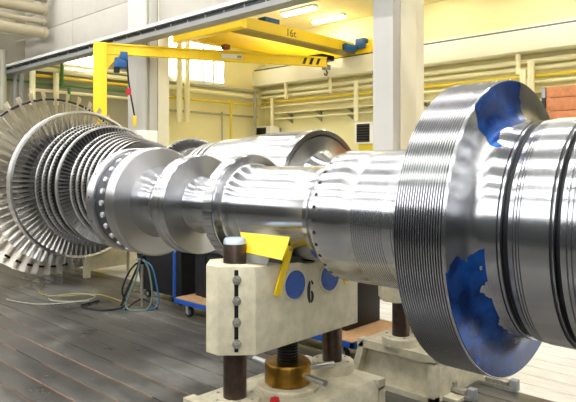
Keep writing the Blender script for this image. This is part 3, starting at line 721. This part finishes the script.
# saddle supports beneath the far rotor
def saddle(x, y0, y1, label, z1=0.66):
    s = thing('saddle_support', (x, (y0+y1)/2, 0), label, 'support', 'saddle supports under the far rotor')
    h = (y1 - y0) / 2
    MB().prism([(-h, 0.14), (h, 0.16), (h, 0.50), (h*0.55, z1), (-h*0.55, z1), (-h, 0.50)], -0.03, 0.03, 'x').build('panel', M['cream'], s, bevel=0.005)
    for q in (-1, 1): MB().box(-0.05, 0.05, q*h - 0.05, q*h + 0.05, 0, 0.52).build('leg', M['cream'], s, bevel=0.006)
    MB().box(-0.04, 0.04, -h, h, z1 - 0.02, z1 + 0.05).build('saddle_pad', M['cream'], s, bevel=0.006)
    return s
la = onz(81, 276, 0); lb_ = onz(113, 268, 0)
saddle(-10.25, 5.5, 6.5, 'cream steel saddle support beneath the longest blades', 0.62)
saddle(-9.75, 6.1, 7.1, 'cream steel saddle support further back, behind the hoses', 0.60)

# floor clamps beside the half hidden stand
for (px, py, lab) in ((497, 386, 'dark steel floor clamp nearest the flange, beside the half hidden stand'), (455, 395, 'dark steel floor clamp at the lower frame edge, beside the half hidden stand')):
    c = onz(px, py, 0); k_ = thing('floor_clamp', (c.x, c.y, 0), lab, 'clamp', 'floor clamps')
    MB().box(-0.17, 0.17, -0.06, 0.06, 0, 0.035).build('plate', M['bolt'], k_, bevel=0.005)
    MB().box(-0.10, 0.12, -0.045, 0.045, 0.035, 0.075).build('bar', M['bolt'], k_, bevel=0.006)
    MB().cyl((0, 0, 0.075), (0, 0, 0.12), 0.022, n=6).build('nut', M['bolt'], k_)
    MB().box(0.13, 0.20, -0.04, 0.04, 0, 0.10).build('step_block', M['grey'], k_, bevel=0.005)

# ------------------------------------------------------------------ crane rail, bridge crane, jib crane
rl = thing('crane_rail', (-5, 7.35, 4.77), 'pale grey crane runway beam crossing the upper left of the hall', 'crane rail')
rx0, rx1 = XE + 5, XR + 5
MB().box(rx0, rx1, -0.14, 0.14, 0.0, 0.03).build('bottom_flange', M['rail_grey'], rl)
MB().box(rx0, rx1, -0.02, 0.02, 0.03, 0.20).build('web', M['rail_dark'], rl)
MB().box(rx0, rx1, -0.15, 0.15, 0.20, 0.27).build('top_flange', M['rail_white'], rl)
MB().box(rx0, rx1, -0.13, -0.09, 0.03, 0.10).build('conductor_bar', M['rail_grey'], rl)
MB().box(rx0, rx1, -0.08, -0.04, 0.12, 0.17).build('conductor_bar', M['steel_dark'], rl)
wbm = MB().box(-0.012, 0.012, -0.09, -0.02, 0.03, 0.20).mesh('stiffener', M['rail_grey'])
x = rx0 + 0.3
while x < 8: link('stiffener', wbm, rl, (x, 0, 0)); x += 0.55
gx = -9.45
cr = thing('bridge_crane', (gx, 10.2, 4.62), 'yellow bridge crane with 16t lettering under the side bay ceiling', 'crane')
z_ = 0.0
MB().box(-0.16, 0.16, -2.05, 2.15, 0.32, 0.58).build('girder', M['yellow_crane'], cr, bevel=0.01)
MB().box(-0.20, 0.20, -2.05, 2.15, 0.29, 0.32).build('girder_flange', M['flange_dull'], cr)
MB().box(-1.46, -1.16, -2.05, 2.15, 0.24, 0.58).build('girder', M['yellow_crane'], cr, bevel=0.01)
for s_ in (2.15,):
    MB().box(-1.75, 0.75, s_, s_ + 0.2, 0.28, 0.52).build('end_carriage', M['yellow_crane'], cr, bevel=0.01)
    for q in (-1.5, 0.5): MB().cyl((q, s_ + 0.03, 0.30), (q, s_ + 0.17, 0.30), 0.09, n=20).build('wheel', M['steel_dark'], cr)
MB().box(-1.75, 0.55, -2.10, -1.94, 0.22, 0.52).build('end_carriage', M['yellow_crane'], cr, bevel=0.01)
mo = MB().cyl((0.24, 1.66, 0.40), (0.24, 2.05, 0.40), 0.10, n=18).build('drive_motor', M['blue_hoist'], cr, bevel=0.01)
MB().box(0.24, 0.52, 2.08, 2.3, 0.40, 0.66).build('drive_motor', M['blue_hoist'], cr, bevel=0.02)
MB().box(0.55, 0.75, 2.2, 2.32, 0.35, 0.62).build('buffer', M['yellow_crane'], cr, bevel=0.01)
hk = MB().box(-1.1, -0.25, 1.35, 1.85, 0.12, 0.26).build('hoist_trolley', M['steel_dark'], cr, bevel=0.02)
MB().cyl((-0.35, 1.65, 0.0), (-0.35, 1.65, 0.14), 0.025, n=8).build('hoist_rope', M['steel_dark'], hk)
MB().box(-0.42, -0.28, 1.55, 1.75, -0.12, 0.02).build('hook_block', M['grey'], hk, bevel=0.02)
MB().tube([(-0.35, 1.65, -0.12), (-0.35, 1.69, -0.18), (-0.35, 1.67, -0.25), (-0.35, 1.60, -0.25), (-0.35, 1.58, -0.20)], 0.02, 8).build('hook', M['steel_dark'], hk)
MB().box(-0.12, 0.12, -1.0, -0.55, 0.58, 0.70).build('cable_carrier', M['blue_hoist'], cr, bevel=0.01)
MB().box(-0.95, -0.80, -1.35, -1.20, 0.06, 0.18).build('hoist_motor', M['rust'], cr, bevel=0.02)
o = link('capacity_lettering', text_mesh('lettering', '16t', 0.30, M['text']), cr, (0.162, -0.22, 0.445), (PI/2, 0, PI/2)); o.scale = (0.85, 0.8, 1)

jb = onY(100, 43, 6.5); je = onz(326, 57.5, jb.z)
jr = thing('jib_crane', (jb.x, jb.y, 0), 'yellow jib crane with tall post and long arm, left of the columns', 'crane')
jd = (je - jb); jd.z = 0; jl = jd.length; jd.normalize(); ja = math.atan2(jd.y, jd.x)
JT = jb.z
MB().box(-0.135, 0.135, -0.135, 0.135, 0, JT).build('post', M['yellow_crane'], jr, bevel=0.012).rotation_euler = (0, 0, ja)
MB().box(-0.3, 0.3, -0.3, 0.3, 0, 0.03).build('base_plate', M['yellow_crane'], jr)
arm = MB(); arm.box(0.0, jl, -0.07, 0.07, JT - 0.23, JT - 0.20); arm.box(0.0, jl, -0.03, 0.03, JT - 0.20, JT - 0.03); arm.box(0.0, jl, -0.07, 0.07, JT - 0.03, JT)
arm = arm.build('arm', M['yellow_crane'], jr); arm.rotation_euler = (0, 0, ja)
MB().prism([(0.13, JT - 0.22), (0.42, JT - 0.22), (0.36, JT - 0.28), (0.13, JT - 0.55)], -0.05, 0.05, 'y').build('gusset', M['yellow_crane'], jr).rotation_euler = (0, 0, ja)
for k in range(3):
    xx = jl - 0.62 + k * 0.17
    MB().prism([(xx, JT - 0.19), (xx + 0.07, JT - 0.19), (xx + 0.13, JT - 0.04), (xx + 0.06, JT - 0.04)], -0.034, -0.029, 'y').build('warning_stripe', M['text'], arm)
MB().box(jl*0.505, jl*0.60, -0.036, -0.029, JT - 0.17, JT - 0.07).build('label_plate', M['white'], arm)
MB().box(jl*0.575, jl*0.595, -0.038, -0.035, JT - 0.15, JT - 0.09).build('label_print', M['grey'], arm)
ho = thing('chain_hoist', tuple(jb + jd * 0.48 + Vector((0, 0, -0.23 - JT + JT))), 'blue chain hoist hanging from the yellow jib arm near its post', 'hoist')
ho.rotation_euler = (0, 0, ja); ho.location.z = JT - 0.13
MB().box(-0.08, 0.08, -0.11, 0.11, -0.20, -0.04).build('trolley', M['blue_hoist'], ho, bevel=0.01)
MB().box(-0.19, 0.06, -0.10, 0.10, -0.38, -0.16).build('motor_body', M['blue_hoist'], ho, bevel=0.03)
MB().cyl((-0.05, 0, -0.18), (-0.05, 0, -0.10), 0.03, n=10).build('suspension', M['steel_dark'], ho)
MB().box(-0.20, -0.08, -0.07, 0.07, -0.48, -0.36).build('chain_bag', M['rubber'], ho, bevel=0.02)
cb = MB().tube([(0.07, 0, -0.2), (0.10, 0, -0.6), (0.15, 0, -0.95), (0.23, 0, -1.4)], 0.018, 8).build('control_cable', M['rubber'], ho)
MB().box(0.05, 0.16, -0.03, 0.03, -0.94, -0.80).build('warning_tag', M['red'], cb, bevel=0.01)
MB().box(0.19, 0.27, -0.04, 0.04, -1.62, -1.38).build('pendant', M['pipe_yellow'], cb, bevel=0.015)

# ------------------------------------------------------------------ pipes and units on the walls
def pipe(pts, r, m, label, cat='pipe', name='wall_pipe', clips=0):
    o = MB().tube(pts, r, 10).build(name, m); tag(o, label, cat, 'pipes along the walls')
    return o
def zat(px, py, Y=12.6): return onY(px, py, Y).z
for (py, r, m, lab) in ((73.5, 0.055, 'pipe_cream', 'cream pipe running directly below the ledge of the back wall'),
                        (80, 0.05, 'pipe_cream', 'second cream pipe below the ledge of the back wall'),
                        (86.5, 0.04, 'pipe_yellow', 'yellow pipe along the back wall under the cream pipes'),
                        (92, 0.03, 'pipe_cream', 'thin pale pipe under the yellow pipe of the back wall')):
    z = zat(427, py); pipe([(XP + 0.1, 12.62, z), (0.45, 12.62, z)], r, M[m], lab)
for (py, lab) in ((106, 'upper pale cable tray on brackets along the back wall'), (112.5, 'lower pale cable tray on brackets along the back wall')):
    z = zat(365, py)
    t = thing('cable_tray', (-9.5, 12.7, z), lab, 'cable tray', 'cable trays of the back wall')
    MB().box(-2.9, 9.9, -0.14, 0.14, -0.015, 0.02).build('tray', M['pipe_cream'], t)
    for k in range(11):
        MB().prism([(0.14, -0.015), (-0.13, -0.015), (0.14, -0.14)], -2.4 + k*1.1, -2.37 + k*1.1, 'x').build('bracket', M['pipe_grey'], t)
for (px, y0, y1, r, m, lab) in ((286, 82, 99, 0.05, 'pipe_cream', 'short vertical cream hanger left of the AC louvres on the back wall'),
                             (330, 75, 93, 0.05, 'pipe_cream', 'short vertical cream hanger in the middle of the back wall'),
                             (356, 81, 121, 0.06, 'pipe_cream', 'vertical cream pipe rising from the louvred unit near the column'),
                             (272, 98, 140, 0.05, 'pipe_cream', 'vertical cream pipe near the corner of the side bay'),
                             (518, 54, 74, 0.05, 'pipe_cream', 'short cream hanger above the flange on the back wall'),
                             (523, 70, 100, 0.07, 'pipe_cream', 'left of two vertical cream pipes above the flange'),
                             (531, 61, 102, 0.07, 'pipe_cream', 'right of two vertical cream pipes above the flange')):
    a = onY(px, y0, 12.45); b_ = onY(px, y1, 12.45); pipe([(a.x, 12.45, a.z), (a.x, 12.45, b_.z)], r, M[m], lab)
for (py0, r, m, lab) in ((83, 0.05, 'pipe_grey', 'grey pipe under the windows of the partition wall'), (88.5, 0.06, 'pipe_cream', 'cream pipe under the grey one on the partition wall'),
                         (98, 0.035, 'pipe_yellow', 'yellow pipe across the partition wall'), (111, 0.03, 'pipe_grey', 'lowest thin grey pipe across the partition wall')):
    z = onX(180, py0, XP + 0.12).z; pipe([(XP + 0.12, YC + 1.0, z), (XP + 0.12, 12.4, z)], r, M[m], lab)
for (px, y0, y1, r, m, lab) in ((179.5, 40, 122, 0.075, 'pipe_cream', 'left of two thick vertical pipes before the partition window'), (187, 40, 122, 0.075, 'pipe_cream', 'right of two thick vertical pipes before the partition window'),
                              (222, 112, 150, 0.025, 'pipe_grey', 'thin grey vertical pipe low on the partition wall'), (231, 100, 150, 0.035, 'pipe_yellow', 'yellow vertical pipe low on the partition wall'),
                              (255, 92, 150, 0.045, 'pipe_grey', 'vertical grey pipe in the corner of the side bay')):
    a = onX(px, y0, XP + 0.3); b_ = onX(px, y1, XP + 0.3); pipe([(a.x, a.y, min(ZS, a.z)), (a.x, a.y, b_.z)], r, M[m], lab)
# far end wall seen below the rail at left
for (py0, r, m, lab) in ((66, 0.06, 'pipe_cream', 'upper cream pipe on the far end wall below the rail'), (72, 0.08, 'pipe_cream', 'thick cream pipe on the far end wall below the rail'), (79, 0.05, 'pipe_yellow', 'yellow pipe on the far end wall below the rail'),
                         (86, 0.04, 'pipe_green', 'green pipe on the far end wall behind the blade tips'), (93, 0.05, 'pipe_cream', 'lowest cream pipe on the far end wall')):
    z = onX(70, py0, XE + 0.2).z; pipe([(XE + 0.2, 6.6 if 'green' in m else 8.0, z), (XE + 0.2, YW - 0.2, z)], r, M[m], lab)
for (px, y0, y1, r, m, lab) in ((32.5, 60, 105, 0.09, 'pipe_cream', 'thick vertical cream pipe at far left behind the blades'), (56, 73, 105, 0.09, 'pipe_cream', 'thick vertical cream pipe right of the green riser'),
                              (62, 62, 88, 0.05, 'pipe_green', 'green vertical riser on the far end wall'), (69, 88, 105, 0.05, 'pipe_green', 'short green riser end on the far end wall'),
                              (15, 72, 105, 0.05, 'grey', 'left of two slim grey uprights under the rail end'), (21, 72, 105, 0.07, 'grey', 'right of two slim grey uprights under the rail end'),
                              (3, 50, 110, 0.10, 'pipe_grey', 'grey vertical pipe at the left frame edge')):
    a = onX(px, y0, XE + 0.35); b_ = onX(px, y1, XE + 0.35); pipe([a, (a.x, a.y, b_.z)], r, M[m], lab)
# ducts at the upper left
for (py, r, lab) in ((-3, 0.16, 'top beige round duct along the left end wall'), (10.5, 0.15, 'upper middle beige round duct along the left end wall'), (22.5, 0.08, 'thin beige round duct between two larger ones'), (33.5, 0.16, 'lowest beige round duct along the left end wall')):
    e = onX(46, py, -16.75)
    d_ = thing('round_duct', (-16.75, e.y, e.z), lab, 'duct', 'ducts on the left end wall')
    MB().cyl((0, -6.5, 0), (0, 0, 0), r, n=28).build('duct_tube', M['duct'], d_)
    for k in range(4):
        o = MB().cyl((0, -0.02 - k*1.6, 0), (0, -0.12 - k*1.6, 0), r + 0.02, n=28).build('duct_collar', M['duct'], d_)
        MB().box(XE + 16.78, 0, -0.08 - k*1.6, -0.05 - k*1.6, -0.03, 0.03).build('wall_bracket', M['pipe_grey'], d_)
lamp_arm = thing('wall_bracket_arm', (XE, onX(12, 41, XE).y, onX(30, 42, XE).z), 'thin grey bracket arm sticking out below the ducts', 'bracket')
MB().tube([(0, -0.6, 0.1), (0.35, -0.2, 0.08), (0.4, 0.9, 0.02)], 0.025, 8).build('arm', M['pipe_grey'], lamp_arm)
MB().box(0.34, 0.46, 0.85, 1.0, -0.12, 0.35).build('camera_head', M['pipe_grey'], lamp_arm, bevel=0.02)
# louvred heater units
def heater(px0, px1, py0, py1, Y, label):
    a = onY(px0, py1, Y); b_ = onY(px1, py0, Y)
    h = thing('louvred_unit', (a.x, Y, a.z), label, 'heater', 'louvred wall units'); wx = b_.x - a.x; hz = b_.z - a.z
    MB().box(0, wx, 0.0, 0.40, 0, hz).build('housing', M['white'], h, bevel=0.015)
    MB().box(wx*0.12, wx*0.78, -0.005, 0.05, hz*0.08, hz*0.92).build('opening', M['hole'], h)
    n_ = 7
    for k in range(n_):
        z0 = hz*0.08 + hz*0.84*(k + 0.3)/n_
        MB().prism([(-0.03, z0), (0.0, z0 + hz*0.04), (0.0, z0 + hz*0.06), (-0.03, z0 + hz*0.02)], wx*0.12, wx*0.78, 'x').build('slat', M['louver'], h)
    MB().box(wx*0.1, wx*0.9, 0.39, YW - Y, hz*0.1, hz*0.9).build('wall_mount', M['pipe_grey'], h)
    MB().box(wx*0.15, wx*0.85, 0.05, 0.35, -hz*0.35, 0).build('bracket', M['pipe_yellow'], h, bevel=0.01)
heater(354.5, 374, 121.5, 144, 12.3, 'cream wall unit with dark louvres beside the big column')
heater(252.5, 270, 126, 140, 12.3, 'cream wall unit with dark louvres in the corner of the side bay')

# crates of wood at the right and a bright cabinet behind
def plank_crate(x0, x1, y0, y1, z1, label, post=True):
    t = thing('wooden_crate', ((x0+x1)/2, (y0+y1)/2, 0), label, 'crate', 'wooden crates behind the flange'); hx = (x1-x0)/2; hy = (y1-y0)/2
    MB().box(-hx + 0.04, hx - 0.04, -hy + 0.04, hy - 0.04, 0.02, z1 - 0.05).build('inner_box', M['wood_crate'], t)
    z = 0.0; 
    while z < z1 - 0.05:
        zz = min(z1, z + 0.19)
        MB().box(-hx, hx, -hy, -hy + 0.035, z + 0.004, zz - 0.004).build('plank', M['wood_crate'], t, bevel=0.004)
        MB().box(hx - 0.035, hx, -hy + 0.036, hy, z + 0.004, zz - 0.004).build('plank', M['wood_crate'], t, bevel=0.004)
        z += 0.19
    if post:
        pst = MB().box(-hx - 0.05, -hx - 0.003, -hy - 0.03, -hy + 0.06, 0, z1 - 0.16).build('corner_post', M['steel_dark'], t)
        MB().box(-hx - 0.05, -hx - 0.003, -hy - 0.03, -hy + 0.06, z1 - 0.16, z1 - 0.01).build('post_cap', M['grey'], pst)
cA = onY(546, 87, 8.9)
plank_crate(cA.x, cA.x + 1.0, 8.9, 9.9, cA.z, 'reddish plank crate with dark corner post at the right edge')
cb0 = onz(139, 200, 0.0)
cbp = onY(138, 150, 8.3)
kb = thing('white_cabinet', (onY(139, 133, 7.35).x, 7.35, 0), 'bright white cabinet in front of the left column', 'cabinet')
zc = onY(139, 131, 7.35).z
MB().box(-0.42, 0.42, -0.2, 0.2, 0.06, zc).build('body', M['white'], kb, bevel=0.01)
for s_ in (-1, 1):
    dr = MB().box(s_*0.21 - 0.2, s_*0.21 + 0.2, -0.22, -0.2, 0.1, zc - 0.04).build('door', M['white'], kb, bevel=0.006)
    MB().box(s_*0.05 - 0.01, s_*0.05 + 0.01, -0.245, -0.22, zc*0.5, zc*0.5 + 0.15).build('handle', M['chrome'], dr)
MB().box(-0.40, 0.40, -0.18, 0.18, 0, 0.06).build('plinth', M['grey'], kb)

# ------------------------------------------------------------------ lamps
def lamp(loc, length, label, group, m, rotz=0):
    t = thing('tube_lamp', loc, label, 'lamp', group); t.rotation_euler = (0, 0, rotz)
    MB().box(-length/2, length/2, -0.09, 0.09, 0.0, 0.06).build('housing', M['lamp_body'], t)
    MB().box(-length/2 + 0.03, length/2 - 0.03, -0.075, 0.075, -0.05, 0.0).build('diffuser', m, t)
    return t
for r_ in range(5):  # unseen lamp rows, laid lengthwise for streak highlights on the shafts
    for k in range(8):
        lamp((XE + 2.2 + k * 3.9, -4.4 + r_ * 2.7, ZT - 0.5), 3.7, 'long tube lamp hung under the main hall ceiling', 'tube lamps of the main hall', M['tube_hall'])
        h = None
a = onz(283, 16, ZS - 0.1); b_ = onz(316, 9, ZS - 0.1); c = onz(330, 21, ZS - 0.1)
lx = (a.x + b_.x) / 2
lamp((lx, 11.0, ZS - 0.06), 1.1, 'left tube lamp on the side bay ceiling above the 16t crane', 'tube lamps of the side bay', M['tube_side'])
lamp((c.x, 12.15, ZS - 0.06), 1.05, 'right tube lamp on the side bay ceiling, nearer the column', 'tube lamps of the side bay', M['tube_side'])
for k in range(3):
    for yy in (9.6, 11.6):
        lamp((lx + 3.0 + k * 2.6, yy, ZS - 0.06), 1.5, 'tube lamp on the side bay ceiling hidden above the frame', 'unseen tube lamps of the side bay', M['tube_side'])
for k in range(2):
    lamp((-17.0 + k * 2.3, 10.4, ZS - 0.06), 1.5, 'tube lamp in the far bay behind the partition wall', 'tube lamps of the far bay', M['tube_side'])
